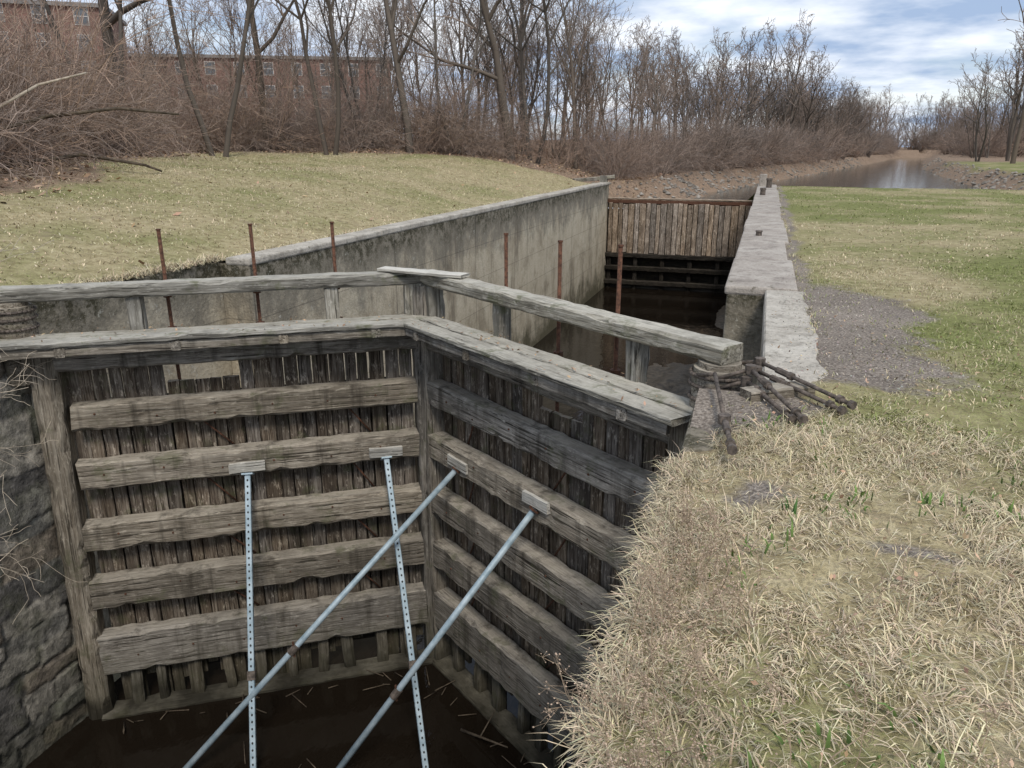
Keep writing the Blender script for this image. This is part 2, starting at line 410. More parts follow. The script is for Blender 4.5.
# ---------------------------------------------------------------- steel braces
def perf_brace(p0,p1):
    e=empty('steel_brace'); p0=Vector(p0);p1=Vector(p1)
    timber('perforated_tube',e,p0,p1,.066,.066,M_galv,None,.006,.0)
    X=(p1-p0);L=X.length; X.normalize(); Y=Vector((0,0,1)).cross(X).normalized(); Z=X.cross(Y)
    V=[];F=[]
    n=int(L/.075)
    for i in range(1,n):
        for ax,bx in ((Z,Y),(-Z,Y),(Y,Z),(-Y,Z)):
            c=p0+X*(i*.075)+ax*.0345; b=len(V)
            for k in range(8):
                t=k/8*2*math.pi; V.append(c+X*.014*math.cos(t)+bx*.011*math.sin(t))
            F.append([b+k for k in range(8)])
    me=mesh_np('holes',np.array([list(v) for v in V]),[np.array(F)],[M_hole]); link(bpy.data.objects.new('holes',me),e)
    timber('foot_plate',e,p0-X*.01,p0+X*.01,.13,.13,M_galv,None,.005,0)
    c=p0+X*L*.62; timber('sleeve',e,c-X*.05,c+X*.05,.09,.09,M_iron,None,.006,0)
def pipe_brace(p0,p1,fr):
    e=empty('steel_brace'); p0=Vector(p0);p1=Vector(p1); X=(p1-p0);L=X.length; X.normalize()
    tubes_obj('pipe',[seg(p0,.033,p1,.037)],M_galv,e,16)
    c=p0+X*L*fr
    tubes_obj('coupler',[seg(c-X*.06,.044,c+X*.06,.044)],M_iron,e,12,False)
    bl=[seg(c+Vector((0,0,-.10)),.012,c+Vector((0,0,.10)),.012), seg(p0,.06,p0+X*.015,.06)]
    tubes_obj('bolt_and_plate',bl,M_rust,e,10,False)
perf_brace(brace_top(LP,sL1,-2.03),(-4.72,5.15,-5.3))
perf_brace(brace_top(LP,sL2,-2.01),(-2.87,5.77,-5.3))
pipe_brace(brace_top(RP,sR1,-1.96),(-5.8,4.8,-5.3),.55)
pipe_brace(brace_top(RP,sR2,-1.88),(-4.13,5.35,-5.3),.60)

# ---------------------------------------------------------------- walls
YR=9.45; YE=37.4; YH=5.24
lw=empty('lock_wall')
box('chamber_face',(-8.4,YR,-7),(-7.38,YE,-.05),M_conc,lw,.03)
yy=YR-.01;k=0
while yy<YE-.5:
    y1=min(yy+random.uniform(3.5,4.8),YE)
    box('coping_%d'%k,(-7.80,yy,-.07),(-7.355+random.uniform(-.012,.012),y1-.012,.05+random.uniform(-.01,.01)),M_cop,lw,.03); yy=y1;k+=1
box('gate_recess',(-8.5,5.62,-7),(-7.9,YR,-.02),M_conc,lw,.02)
rw=empty('lock_wall')
box('chamber_face',(-.34,YR,-7),(.5,YE,-.03),M_conc,rw,.03)
yy=YR-.012; k=0
while yy<YE-.5:
    ln=random.uniform(1.6,3.0); y1=min(yy+ln,YE)
    box('coping_%d'%k,(-.365+random.uniform(-.02,.01),yy,-.08),(.46+random.uniform(-.04,.03),y1-.010,.03+random.uniform(-.008,.008)),M_copd,rw,.03)
    yy=y1;k+=1
box('gate_recess',(.12,YH,-7),(.7,YR-.03,-.06),M_conc,rw,.02)
def worn_slab():
    ys=np.arange(5.45,YR-.03,.06); n=len(ys); xo=.55+.12*(fbm(ys*1.7,ys*0,33)-.5)*2-.12*sstep(6.1,5.45,ys)
    V=[];F=[]
    for i,y in enumerate(ys):
        zt=.010+.006*math.sin(y*3)
        V+=[(.105,y,-.2),(.108,y,zt-.02),(.125,y,zt),((.125+xo[i])/2,y,zt+.004),(xo[i]-.03,y,zt),(xo[i],y,-.02)]
    for i in range(n-1):
        for k in range(5): F.append((i*6+k,(i+1)*6+k,(i+1)*6+k+1,i*6+k+1))
    me=mesh_np('recess_coping',np.array(V),[np.array(F)[:,::-1]],[M_cop],smooth=False); link(bpy.data.objects.new('recess_coping',me),rw)
worn_slab()
box('lower_wall',(-.34,-6,-7),(.3,4.25,-.26),M_conc,rw,.02)
box('lower_wall_end',(-.34,4.253,-7),(.11,YH,-.07),M_conc,rw,.03)
def bollard(x,y,r,h):
    e=empty('mooring_post')
    tubes_obj('post',[seg((x,y,.03),r,(x,y,h*.8),r*.92),seg((x,y,h*.8),r*1.15,(x,y,h),r*1.05)],M_iron,e,14,False)
bollard(-.05,15.3,.06,.13); bollard(-.1,29,.10,.28); bollard(.1,34.5,.12,.42)
box('stone_block',(-.32,35.6,.0),(-.0,36.0,.55),M_copd,None,.03)

def stone_wall():
    e=empty('stone_wall')
    box('core',(-8.3,-8,-7),(-7.52,5.60,-.05),M_mortar,e,0)
    ys=np.arange(-2.5,5.63,.032); zs=np.arange(-6.2,.0,.032); A,B=np.meshgrid(ys,zs,indexing='ij')
    pts=[];z=-6.4
    while z<.3:
        h=random.uniform(.20,.42); y=-3+random.uniform(0,.5)
        while y<6:
            w=random.uniform(.30,.95); pts.append((y+w/2,z+h/2+random.uniform(-.06,.06),w,h*random.uniform(.85,1.2))); y+=w
        z+=h
    pts=np.array(pts)
    wy=A+(fbm(A*3,B*3,5)-.5)*.10; wz=B+(fbm(A*3,B*3,6)-.5)*.08
    d1=np.full(A.shape,9.);d2=np.full(A.shape,9.);ci=np.zeros(A.shape,int)
    for i,(py,pz,w,h) in enumerate(pts):
        d=np.maximum(np.abs(wy-py)/w,np.abs(wz-pz)/h)+.18*np.hypot((wy-py)/w,(wz-pz)/h)
        m=d<d1; d2=np.where(m,d1,np.minimum(d2,d)); ci=np.where(m,i,ci); d1=np.where(m,d,d1)
    ed=sstep(.0,.09,d2-d1)
    n=len(pts); rel=rng.uniform(-.02,.035,n); tx=rng.normal(0,.05,n); tz=rng.normal(0,.06,n)
    X=-7.44+ed*(.028+rel[ci]*.8+(A-pts[ci,0])*tx[ci]+(B-pts[ci,1])*tz[ci])+(fbm(A*9,B*9,8)-.5)*.03*ed+(fbm(A*20,B*20,9)-.5)*.012
    pal=np.array([(.17,.165,.15),(.13,.128,.118),(.21,.20,.175),(.115,.11,.105),(.19,.165,.135),(.27,.255,.225),(.15,.15,.13)])
    C=pal[rng.integers(0,len(pal),n)][ci]*(.6+.4*ed[...,None])
    i=np.arange(A.size).reshape(A.shape); q=np.stack([i[:-1,:-1],i[1:,:-1],i[1:,1:],i[:-1,1:]],axis=2).reshape(-1,4)
    me=mesh_np('stones',np.column_stack([X.ravel(),A.ravel(),B.ravel()]),[q],[M_stone],colors=C.reshape(-1,3),smooth=True); link(bpy.data.objects.new('stones',me),e)
    box('quoin',(-8.0,5.60,-7),(-7.50,5.66,-.03),M_mortar,e,.01)
stone_wall()

# ---------------------------------------------------------------- upper gate
ug=empty('upper_gate')
x=-7.3;k=0
while x<-.45:
    w=random.uniform(.20,.34); x1=min(x+w,-.40)
    t=-.93+random.uniform(-.05,.04)
    timber('plank_%d'%k,ug,((x+x1)/2,37.1+random.uniform(-.02,.02),-3.35+random.uniform(-.05,.05)),((x+x1)/2,37.1,t),.07,x1-x-.03,M_upper,(0,1,0),.008,.006); x=x1;k+=1
timber('top_rail',ug,(-7.37,37.25,-.86),(-.36,37.25,-.86),.2,.17,M_rust,(0,1,0),.02,.008)
timber('cap_board',ug,(-7.37,37.3,-.72),(-.36,37.3,-.72),.3,.07,M_upper,(0,1,0),.01,.006)
for i,z in enumerate((-3.45,-4.1,-4.8)):
    timber('sill_beam_%d'%i,ug,(-7.37,37.15-.02*i,z),(-.36,37.15-.02*i,z),.3,.22,M_dark,(0,1,0),.02,.01)
for i in range(6):
    xx=-7.2+i*1.33; timber('sill_post_%d'%i,ug,(xx,37.22,-6),(xx,37.22,-3.5),.2,.2,M_dark,(0,1,0),.02,.01)
box('breast_wall',(-7.6,37.4,-7),(-.2,37.9,-1.25),M_dark,ug,.02)
timber('side_post',ug,(-7.62,37.2,-2.5),(-7.62,37.2,.35),.3,.35,M_top,(0,1,0))
timber('side_beam',ug,(-8.6,37.0,.15),(-7.1,37.3,.32),.18,.16,M_top)
timber('debris_beam',None,(-8.9,36.2,.16),(-7.9,37.2,.2),.2,.16,M_beam)

# ---------------------------------------------------------------- terrain
kyL=np.array([30,38,41,44,52,100,166,260,380]); kxL=np.array([-9,-7.2,-4.5,-3.8,-3.6,6,19.5,37,66])
kyR=np.array([30,38,50,67,120,210,260,380]); kxR=np.array([8,10.5,14,15.0,20.5,36,46,74])
def shoreL(y): return np.interp(y,kyL,kxL)
def shoreR(y): return np.interp(y,kyR,kxR)
def height(x,y):
    x=np.asarray(x,float);y=np.asarray(y,float)
    d=np.clip(-x-8.2,0,None)
    h=1.75*(1-np.exp(-d/7.5))+.02*np.clip(d-14,0,60)
    h=h+.35*sstep(24,36,y)*sstep(0,5,d)
    h=h+(fbm(x*.25,y*.25,3)-.5)*.5*sstep(1,7,d)
    e=np.clip(x-.6,0,None)
    h=h+(fbm(x*.3,y*.3,9)-.5)*.18*sstep(.5,4,e)
    near=sstep(8,3,y)*sstep(-.2,.5,x)
    h=h+near*((fbm(x*3,y*3,21)-.5)*.12+(fbm(x*.9,y*.9,5)-.5)*.12)
    h=h-.10*sstep(.2,-.33,x)*sstep(5.2,4.3,y)*(x>-2)
    dd=np.maximum(np.maximum(shoreL(y)-x,x-shoreR(y)),np.where(x>-.4,39.2-y,38-y))
    dd=np.maximum(dd,(y-262)*.5)
    dd=dd+(fbm(x*.4,y*.4,31)-.5)*1.2*sstep(38,42,y)
    c=-1.2+.55*dd
    h2=np.where(y>36.5,np.minimum(h,np.maximum(c,-2.4)),h)
    h2=h2+sstep(150,400,np.hypot(x,y))*2.0*(y>0)*np.where(dd>4,1,0)
    return h2
gx=np.unique(np.round(np.concatenate([-np.geomspace(34,900,22),np.arange(-34,-7.4,.35),[-7.9,-7.75,-7.4],np.linspace(-7.4,-.32,12),[-.32,.12,.3],np.arange(-.24,6,.08),np.arange(6,60,.5),np.geomspace(60,900,22)]),3))
gy=np.unique(np.round(np.concatenate([np.linspace(-60,0,12),np.arange(0,8,.08),[YH,5.5,YR,YE],np.arange(8,37,.3),np.arange(37,60,.5),np.arange(60,270,2.5),np.geomspace(270,1500,16)]),3))
X,Y=np.meshgrid(gx,gy,indexing='ij'); Z=height(X,Y)
nx,ny=X.shape
idx=np.arange(nx*ny).reshape(nx,ny)
cx=(gx[:-1]+gx[1:])/2; cy=(gy[:-1]+gy[1:])/2; CX,CY=np.meshgrid(cx,cy,indexing='ij')
def in_hole(CX,CY): return ((CY<5.5)&(CX>-7.4)&(CX<-.32))|((CY>YH)&(CY<YR)&(CX>-2)&(CX<.12))|((CY>5.5)&(CY<YR)&(CX>-7.9)&(CX<.12))|((CY>YR)&(CY<YE)&(CX>-7.75)&(CX<.3))
hole=in_hole(CX,CY)
q=np.stack([idx[:-1,:-1],idx[1:,:-1],idx[1:,1:],idx[:-1,1:]],axis=2)[~hole]
def litter_m(x,y):
    x=np.asarray(x,float);y=np.asarray(y,float)
    n=(fbm(x*.3,y*.3,44)-.5)
    edge=np.interp(y,[0,8,13,18,24,29,33,37,40],[-11.5,-12,-14,-18,-21,-19,-14,-9.5,-7.5])
    left=sstep(.8,-1.2,x-edge+n*3)
    far=sstep(37.5,39,y)*sstep(0,-1,x-shoreR(y))
    farR=sstep(4,0,x-shoreR(y)+n*3)*sstep(38.5,40,y)*.9
    farW=sstep(95,125,y+n*20)
    return np.clip(np.maximum(np.maximum(np.maximum(left,far),farR),farW),0,1)
def dirt_m(x,y):
    x=np.asarray(x,float);y=np.asarray(y,float)
    n=(fbm(x*1.3,y*1.3,61)-.5)
    a=sstep(2.0,1.1,x+n*1.4)*sstep(.2,.3,x)*sstep(5.3,6.0,y+n)*sstep(10.6,9.0,y+n*2)*.95
    b=sstep(.85,.5,x+n*.45)*(x>-.5)*sstep(9,9.6,y)*sstep(37.5,37,y)*.8
    c=sstep(.6,.1,x+n*.9)*(x>-.5)*sstep(4.2,4.9,y+n)*sstep(6.5,6,y)*.95
    d=np.exp(-(((x-8.5)/1.2)**2+((y-15)/1.6)**2))*.75
    f=np.exp(-(((x-.75)/.20)**2+((y-3.15)/.10)**2))*1.0+np.exp(-(((x-.12)/.2)**2+((y-3.6)/.22)**2))*.9
    return np.clip(np.maximum(np.maximum(np.maximum(a,b),np.maximum(c,d)),f),0,1)
def green_m(x,y):
    x=np.asarray(x,float);y=np.asarray(y,float)
    g=.5+(fbm(x*.35,y*.35,71)-.5)*.7
    r=.34+.30*sstep(3.5,8,y)
    return np.where(x<-7,g*.8,np.clip(r+(fbm(x*.6,y*.6,77)-.5)*1.1,0,1))
cols=np.stack([litter_m(X,Y),dirt_m(X,Y),green_m(X,Y)],axis=2).reshape(-1,3)
me=mesh_np('ground',np.column_stack([X.ravel(),Y.ravel(),Z.ravel()]),[q],[M_ground],colors=cols,smooth=True)
link(bpy.data.objects.new('ground',me))

def sheet(name,x0,x1,y0,y1,z,mat):
    me=mesh_np(name,np.array([(x0,y0,z),(x1,y0,z),(x1,y1,z),(x0,y1,z)]),[np.array([[0,1,2,3]])],[mat]); return link(bpy.data.objects.new(name,me))
sheet('lock_water',-7.6,.2,-30,37.3,WZ,M_wlow)
sheet('canal_water',-20,140,37.6,420,-1.2,M_wup)
def mud():
    xs=np.linspace(-7.38,-.34,60); ys=np.linspace(9,36,120); A,B=np.meshgrid(xs,ys,indexing='ij')
    z=-5.62+(fbm(A*.8,B*.5,12,5)-.3)*.7+.75*np.exp(-((A+2.2)/1.4)**2-((B-21)/4)**2)+.35*sstep(-2.5,-.4,A)
    i=np.arange(A.size).reshape(A.shape); q=np.stack([i[:-1,:-1],i[1:,:-1],i[1:,1:],i[:-1,1:]],axis=2).reshape(-1,4)
    m=simple('mud',(.03,.022,.014),(.10,.08,.055),7,.6,0,.6,.3)
    link(bpy.data.objects.new('mud_bank',mesh_np('mud_bank',np.column_stack([A.ravel(),B.ravel(),z.ravel()]),[q],[m],smooth=True)))
mud()
sg=[]
for i in range(46):
    if i<6: px,py=random.uniform(-6.8,-.8),random.uniform(4.2,6.4)
    else:
        s_=random.uniform(.3,3.9); pp=random.choice([LP,RP])(s_,random.uniform(.26,.5),0); px,py=pp.x,pp.y
    a=random.uniform(0,6.28); l=random.uniform(.08,.35)
    sg.append(seg((px,py,WZ+.01),.008,(px+l*math.cos(a),py+l*math.sin(a),WZ+random.uniform(.01,.08)),.005))
sg.append(seg((-2.9,6.75,WZ),.02,(-2.2,6.45,WZ+.22),.008)); sg.append(seg((-2.6,6.6,WZ+.1),.01,(-2.5,6.9,WZ+.3),.005))
tubes_obj('floating_debris',sg,M_debris,None,5)

# ---------------------------------------------------------------- grass
def blades(name,xy,length,width,lean,base_col,mat=M_blade,zoff=0.,zfun=height):
    n=len(xy); x=xy[:,0];y=xy[:,1]; z=zfun(x,y)+zoff
    az=fbm(x*3,y*3,201)*25+rng.normal(0,.8,n); wa=az+np.pi/2+rng.normal(0,.5,n)
    L=length*rng.uniform(.4,1.5,n); W=width*rng.uniform(.6,1.4,n)
    ln=np.clip(lean+rng.normal(0,.25,n),.05,1.5)
    dx,dy=np.cos(az),np.sin(az); wx,wy=np.cos(wa)*W/2,np.sin(wa)*W/2
    def pt(f):
        a=ln*(.6+.7*f)
        return x+dx*np.sin(a)*L*f, y+dy*np.sin(a)*L*f, z+np.cos(np.clip(a,0,1.6))*L*f
    V=np.zeros((n,5,3)); bz=z-.008
    V[:,0]=np.column_stack([x-wx,y-wy,bz]); V[:,1]=np.column_stack([x+wx,y+wy,bz])
    mx,my,mz=pt(.55); V[:,2]=np.column_stack([mx+wx*.8,my+wy*.8,mz]); V[:,3]=np.column_stack([mx-wx*.8,my-wy*.8,mz])
    tx,ty,tz=pt(1.); V[:,4]=np.column_stack([tx,ty,tz])
    b=(np.arange(n)*5)[:,None]
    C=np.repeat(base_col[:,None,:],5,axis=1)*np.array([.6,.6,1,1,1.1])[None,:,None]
    me=mesh_np(name,V.reshape(-1,3),[b+np.array([0,1,2,3]),b+np.array([3,2,4])],[mat],colors=C.reshape(-1,3))
    return link(bpy.data.objects.new(name,me))
def grass_cols(x,y,n,bias=0.):
    g=green_m(x,y)+bias+rng.normal(0,.16,n)
    t=sstep(.45,.85,g)[:,None]
    straw=np.array([.66,.56,.385])*rng.uniform(.5,1.2,(n,1))*(1+rng.normal(0,.04,(n,3)))
    straw=straw*(.72+.5*fbm(x*1.7,y*1.7,140)[:,None])
    green=np.array([.215,.25,.085])*rng.uniform(.7,1.5,(n,1))
    return np.clip(straw*(1-t)+green*t,0.01,1)
def scatter(n,x0,x1,y0,y1,p=1.,cl=1.):
    y=y0+(y1-y0)*rng.uniform(0,1,n)**p; x=rng.uniform(x0,x1,n)
    keep=(rng.uniform(0,1,n)>dirt_m(x,y)*.93)&(rng.uniform(0,1,n)>litter_m(x,y)*.97)
    clump=fbm(x*2.5,y*2.5,88); keep&=rng.uniform(0,1,n)<np.clip(.5+cl*3.2*(clump-.45),.12,1)
    keep&=~in_hole(x,y); keep&=~((x<.5)&(y>5.2)); keep&=x>(-.33+.16*sstep(3.4,4.5,y))
    return np.column_stack([x,y])[keep]
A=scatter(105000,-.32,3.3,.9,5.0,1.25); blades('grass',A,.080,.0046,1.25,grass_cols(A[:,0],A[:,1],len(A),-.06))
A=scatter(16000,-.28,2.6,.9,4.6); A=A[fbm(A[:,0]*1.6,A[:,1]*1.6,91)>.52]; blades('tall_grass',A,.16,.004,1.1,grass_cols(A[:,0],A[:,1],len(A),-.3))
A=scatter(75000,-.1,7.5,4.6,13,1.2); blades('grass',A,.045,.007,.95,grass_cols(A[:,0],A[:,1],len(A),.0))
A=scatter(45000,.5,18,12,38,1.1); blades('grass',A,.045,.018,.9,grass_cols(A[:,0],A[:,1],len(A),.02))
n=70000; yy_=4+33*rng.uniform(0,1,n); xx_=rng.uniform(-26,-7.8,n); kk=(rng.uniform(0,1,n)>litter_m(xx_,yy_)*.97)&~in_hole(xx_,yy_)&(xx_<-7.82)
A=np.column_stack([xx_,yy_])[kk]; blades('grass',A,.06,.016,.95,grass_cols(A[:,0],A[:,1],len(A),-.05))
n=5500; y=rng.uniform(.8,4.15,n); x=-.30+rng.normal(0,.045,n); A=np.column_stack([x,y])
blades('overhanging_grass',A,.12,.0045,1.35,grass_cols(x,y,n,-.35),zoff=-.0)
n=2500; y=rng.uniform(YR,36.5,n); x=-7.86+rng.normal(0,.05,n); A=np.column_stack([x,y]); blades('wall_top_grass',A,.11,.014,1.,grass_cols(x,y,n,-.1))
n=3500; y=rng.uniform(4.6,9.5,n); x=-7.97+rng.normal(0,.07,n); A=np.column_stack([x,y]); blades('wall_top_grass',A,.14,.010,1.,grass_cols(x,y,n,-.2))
n=2600; y=rng.uniform(5.7,36,n); x=np.where(y<YR,.57,.48)+rng.normal(0,.035,n); k=fbm(y*2.2,y*0,19)>.5; A=np.column_stack([x,y])[k]; blades('wall_top_grass',A,.06,.008,.9,grass_cols(A[:,0],A[:,1],len(A),.0),zoff=.0)

def leaves(name,xy,size,zf=height,base=(.42,.29,.19)):
    n=len(xy); x,y=xy[:,0],xy[:,1]; z=zf(x,y)+rng.uniform(.005,.05,n)
    a=rng.uniform(0,6.28,n); s=size*rng.uniform(.5,1.4,n)
    u=np.column_stack([np.cos(a),np.sin(a),rng.normal(0,.4,n)]); v=np.column_stack([-np.sin(a),np.cos(a),rng.normal(0,.4,n)])
    c=np.column_stack([x,y,z]); V=np.stack([c-u*s[:,None],c-v*s[:,None]*.5,c+u*s[:,None],c+v*s[:,None]*.5],axis=1)
    C=np.array(base)*rng.uniform(.4,1.4,(n,1))*(1+rng.normal(0,.05,(n,3)))
    me=mesh_np(name,V.reshape(-1,3),[(np.arange(n)*4)[:,None]+np.arange(4)],[M_leaf],colors=np.clip(np.repeat(C,4,axis=0),0,1))
    return link(bpy.data.objects.new(name,me))
n=50000; x=rng.uniform(-40,-6,n); y=rng.uniform(6,60,n); k=(rng.uniform(0,1,n)<litter_m(x,y)*.9+.015)&(height(x,y)>-1.1)&~((y<37.5)&(x>-7.9)); leaves('leaf_litter',np.column_stack([x,y])[k],.07)
n=1600; x=rng.uniform(-.25,5,n); y=rng.uniform(1,8,n); k=~in_hole(x,y); leaves('fallen_leaves',np.column_stack([x,y])[k],.014)
n=6000; x=rng.uniform(.1,2.1,n); y=rng.uniform(4.4,10.5,n); k=(rng.uniform(0,1,n)<dirt_m(x,y)-.2)&~in_hole(x,y); leaves('path_gravel',np.column_stack([x,y])[k],.010,base=(.34,.30,.26))
pl=[]
for P_,L_ in ((LP,LL),(RP,RL)):
    for i in range(120):
        c=P_(random.uniform(.1,L_-.3),random.choice([.06,.275,.29,.5,random.uniform(.05,.5)]),-.232); pl.append((c.x,c.y))
leaves('walkway_leaves',np.array(pl),.018,zf=lambda x,y:np.full(len(x),-.236))

# ---------------------------------------------------------------- dried weeds
def rv(s=1.): return Vector(rng.normal(0,s,3))
def weeds(name,spots,h,mat_s,seedcol):
    e=empty(name); sg=[]; SV=[];
    for (x,y) in spots:
        z=float(height(x,y))
        p=Vector((x,y,z-.01)); d=(Vector((0,0,1))+rv(.35)); d.normalize()
        H=h*random.uniform(.6,1.3); n=6; r=.0026
        for i in range(n):
            q=p+d*(H/n); sg.append(seg(p,r,q,r*.85)); r*=.85
            if i>1:
                for b in range(random.randint(1,3)):
                    bd=(d+rv(.6)).normalized(); bl=H*random.uniform(.12,.35); m=q+bd*bl
                    sg.append(seg(q,r*.7,m,r*.5)); 
                    for c in range(random.randint(2,5)):
                        t=m-bd*bl*random.uniform(0,.6)+rv(.012); sg.append(seg(m-bd*bl*.3,r*.5,t,r*.4)); SV.append(t)
            p=q; d=(d+rv(.15)+Vector((-.03,-.03,0))).normalized()
    tubes_obj('stems',sg,mat_s,e,3,False,False)
    S=np.array([list(v) for v in SV]); n=len(S); r=rng.uniform(.002,.0042,n)[:,None]
    O=np.array([(1,0,0),(-1,0,0),(0,1,0),(0,-1,0),(0,0,1),(0,0,-1)])
    V=(S[:,None,:]+O[None]*r[:,None]).reshape(-1,3)
    fa=np.array([(0,2,4),(2,1,4),(1,3,4),(3,0,4),(2,0,5),(1,2,5),(3,1,5),(0,3,5)])
    C=np.repeat(np.array(seedcol)*rng.uniform(.6,1.4,(n,1)),6,axis=0)
    me=mesh_np('seed_heads',V,[((np.arange(n)*6)[:,None,None]+fa[None]).reshape(-1,3)],[M_leaf],colors=C); link(bpy.data.objects.new('seed_heads',me),e)
M_weed=simple('weed_stem',(.22,.16,.11),(.40,.31,.22),5,bump=0)
sp=[(random.gauss(-.18,.08),random.uniform(1.3,3.1)) for _ in range(100)]+[(random.uniform(-.2,.7),random.uniform(1.2,2.8)) for _ in range(50)]
weeds('dried_weeds',sp,.27,M_weed,(.44,.33,.25))
def tuft(x,y,name='daffodil_shoots',n=16,L=.14):
    A=np.column_stack([rng.normal(x,.025,n),rng.normal(y,.025,n)]); C=np.array([.08,.16,.05])*rng.uniform(.7,1.4,(n,1)); blades(name,A,L,.010,.25,C)
tuft(1.45,4.05,n=9,L=.10); tuft(2.3,6.0,n=6,L=.07); tuft(.25,3.4,n=8,L=.06)
n=3600; x=rng.uniform(-.1,3.2,n); y=rng.uniform(1.1,4.8,n); k=fbm(x*2.2,y*2.2,123)>.60; x,y=x[k],y[k]
C=np.array([.13,.20,.06])*rng.uniform(.7,1.4,(len(x),1)); blades('green_weeds',np.column_stack([x,y]),.045,.011,.7,C,zoff=.025)

# ---------------------------------------------------------------- trees
TR=np.array([.125,.105,.088]); TW=np.array([.27,.215,.18]); BR=np.array([.34,.255,.205])
def gen_tree(seed,H,R,fork=1,spread=1.,twig=.012,lv=(10,6,5,3),maxl=4):
    rd=random.Random(seed); segs=[]
    def nv(s): return Vector((rd.gauss(0,s),rd.gauss(0,s),rd.gauss(0,s)))
    def grow(p,d,L,r,lvl):
        n=[9,6,4,3,2][lvl]; st=L/n; pts=[]; r0=r
        wand=[.07,.16,.2,.24,.28][lvl]
        for i in range(n):
            d=(d+nv(wand)+Vector((0,0,[.03,.07,.05,.03,.0][lvl]))).normalized()
            rn=max(r0*(1-.82*(i+1)/n),twig*.7)
            q=p+d*st; segs.append((seg(p,r,q,rn),lvl)); pts.append((q,d,rn)); p=q; r=rn
        if lvl<maxl:
            m=lv[lvl]
            for k in range(m):
                f=(k+rd.random())/m
                lo=[.25,.15,.1,.05][lvl]
                i=min(n-1,int((lo+(1-lo)*f)*n)); q,dd,rr=pts[i]
                ax=nv(1.); ax=(ax-dd*ax.dot(dd)).normalized()
                an=rd.uniform(.45,.95)*spread*(.8 if lvl==0 else 1)
                nd=(dd*math.cos(an)+ax*math.sin(an)).normalized()
                rem=1-.55*f
                grow(q,nd,L*rd.uniform(.38,.58)*rem*(1.05 if lvl==0 else 1),max(min(rr*.75,r0*.45),twig),lvl+1)
    for f in range(fork):
        a=rd.uniform(0,6.28); d=Vector((math.cos(a)*.22*(fork>1),math.sin(a)*.22*(fork>1),1)).normalized()
        grow(Vector((math.cos(a)*.2*(fork>1),math.sin(a)*.2*(fork>1),-.2)),d,H*rd.uniform(.8,1),R*(1 if fork==1 else .75),0)
    big=[s for s,l in segs if l<2]; sm=[s for s,l in segs if l>=2]
    V1,q1=tube_mesh(big,5); V2,q2=tube_mesh(sm,3)
    C=np.concatenate([np.tile(TR,(len(V1),1)),np.tile(TW,(len(V2),1))])*rng.uniform(.8,1.2,(len(V1)+len(V2),1))
    return np.concatenate([V1,V2]),np.concatenate([q1,q2+len(V1)]),C
trees=[gen_tree(1,13,.20),gen_tree(2,14,.17,2,lv=(9,5,5,3)),gen_tree(3,12,.13,1,.8),gen_tree(4,15,.27,1,1.1),gen_tree(5,11,.10,3,.7,lv=(7,5,4,3)),gen_tree(6,13,.15,2,.9,lv=(8,5,4,3))]
mtrees=[gen_tree(41,13,.17,1,1.,.016,(10,6,6,0),3),gen_tree(42,13,.15,2,.9,.016,(8,6,5,0),3),gen_tree(43,12,.12,2,.8,.015,(8,6,5,0),3)]
ftrees=[gen_tree(21,13,.2,1,1.,.028,(10,6,5,0),3),gen_tree(22,13,.2,2,.9,.028,(8,6,4,0),3),gen_tree(23,14,.24,1,1.1,.03,(11,7,4,0),3),gen_tree(24,11,.14,3,.8,.026,(7,5,4,0),3)]
def gen_shrub(seed,H,stems,spread,r=.014,col=BR,sub=(6,3)):
    rd=random.Random(seed); segs=[]
    def nv(s): return Vector((rd.gauss(0,s),rd.gauss(0,s),rd.gauss(0,s)))
    def grow(p,d,L,r,lvl,droop):
        n=[7,3,2][lvl]; pts=[]
        for i in range(n):
            d=(d+nv(.16)+Vector((0,0,-droop))).normalized(); q=p+d*(L/n); rn=max(r*.84,.006); segs.append(seg(p,r,q,rn)); pts.append((q,d,rn)); p=q; r=rn
        if lvl<2:
            for k in range(sub[lvl]):
                q,dd,rr=pts[rd.randrange(1,n)]; grow(q,(dd+nv(.55)).normalized(),L*rd.uniform(.25,.5),rr*.7,lvl+1,droop*.6)
    for s in range(stems):
        a=rd.uniform(0,6.28); b=rd.uniform(.1,1.)*spread
        grow(Vector((math.cos(a)*.3*rd.random(),math.sin(a)*.3*rd.random(),-.1)),Vector((math.cos(a)*b,math.sin(a)*b,1)).normalized(),H*rd.uniform(.6,1.1),r*rd.uniform(.6,1.4),0,rd.uniform(.02,.16))
    V,q=tube_mesh(segs,3)
    return V,q,np.tile(col,(len(V),1))*np.repeat(rng.uniform(.7,1.25,(len(segs),1)),6,axis=0)
shrubs=[gen_shrub(11,3.2,22,.9),gen_shrub(12,2.4,26,1.2,.010),gen_shrub(13,4.5,16,.6,.02),gen_shrub(14,3.6,18,1.1,.016,TW)]
fshrubs=[gen_shrub(31,4.2,26,.7,.04,TW,(6,0)),gen_shrub(32,3.4,30,1.0,.035,BR,(6,0))]
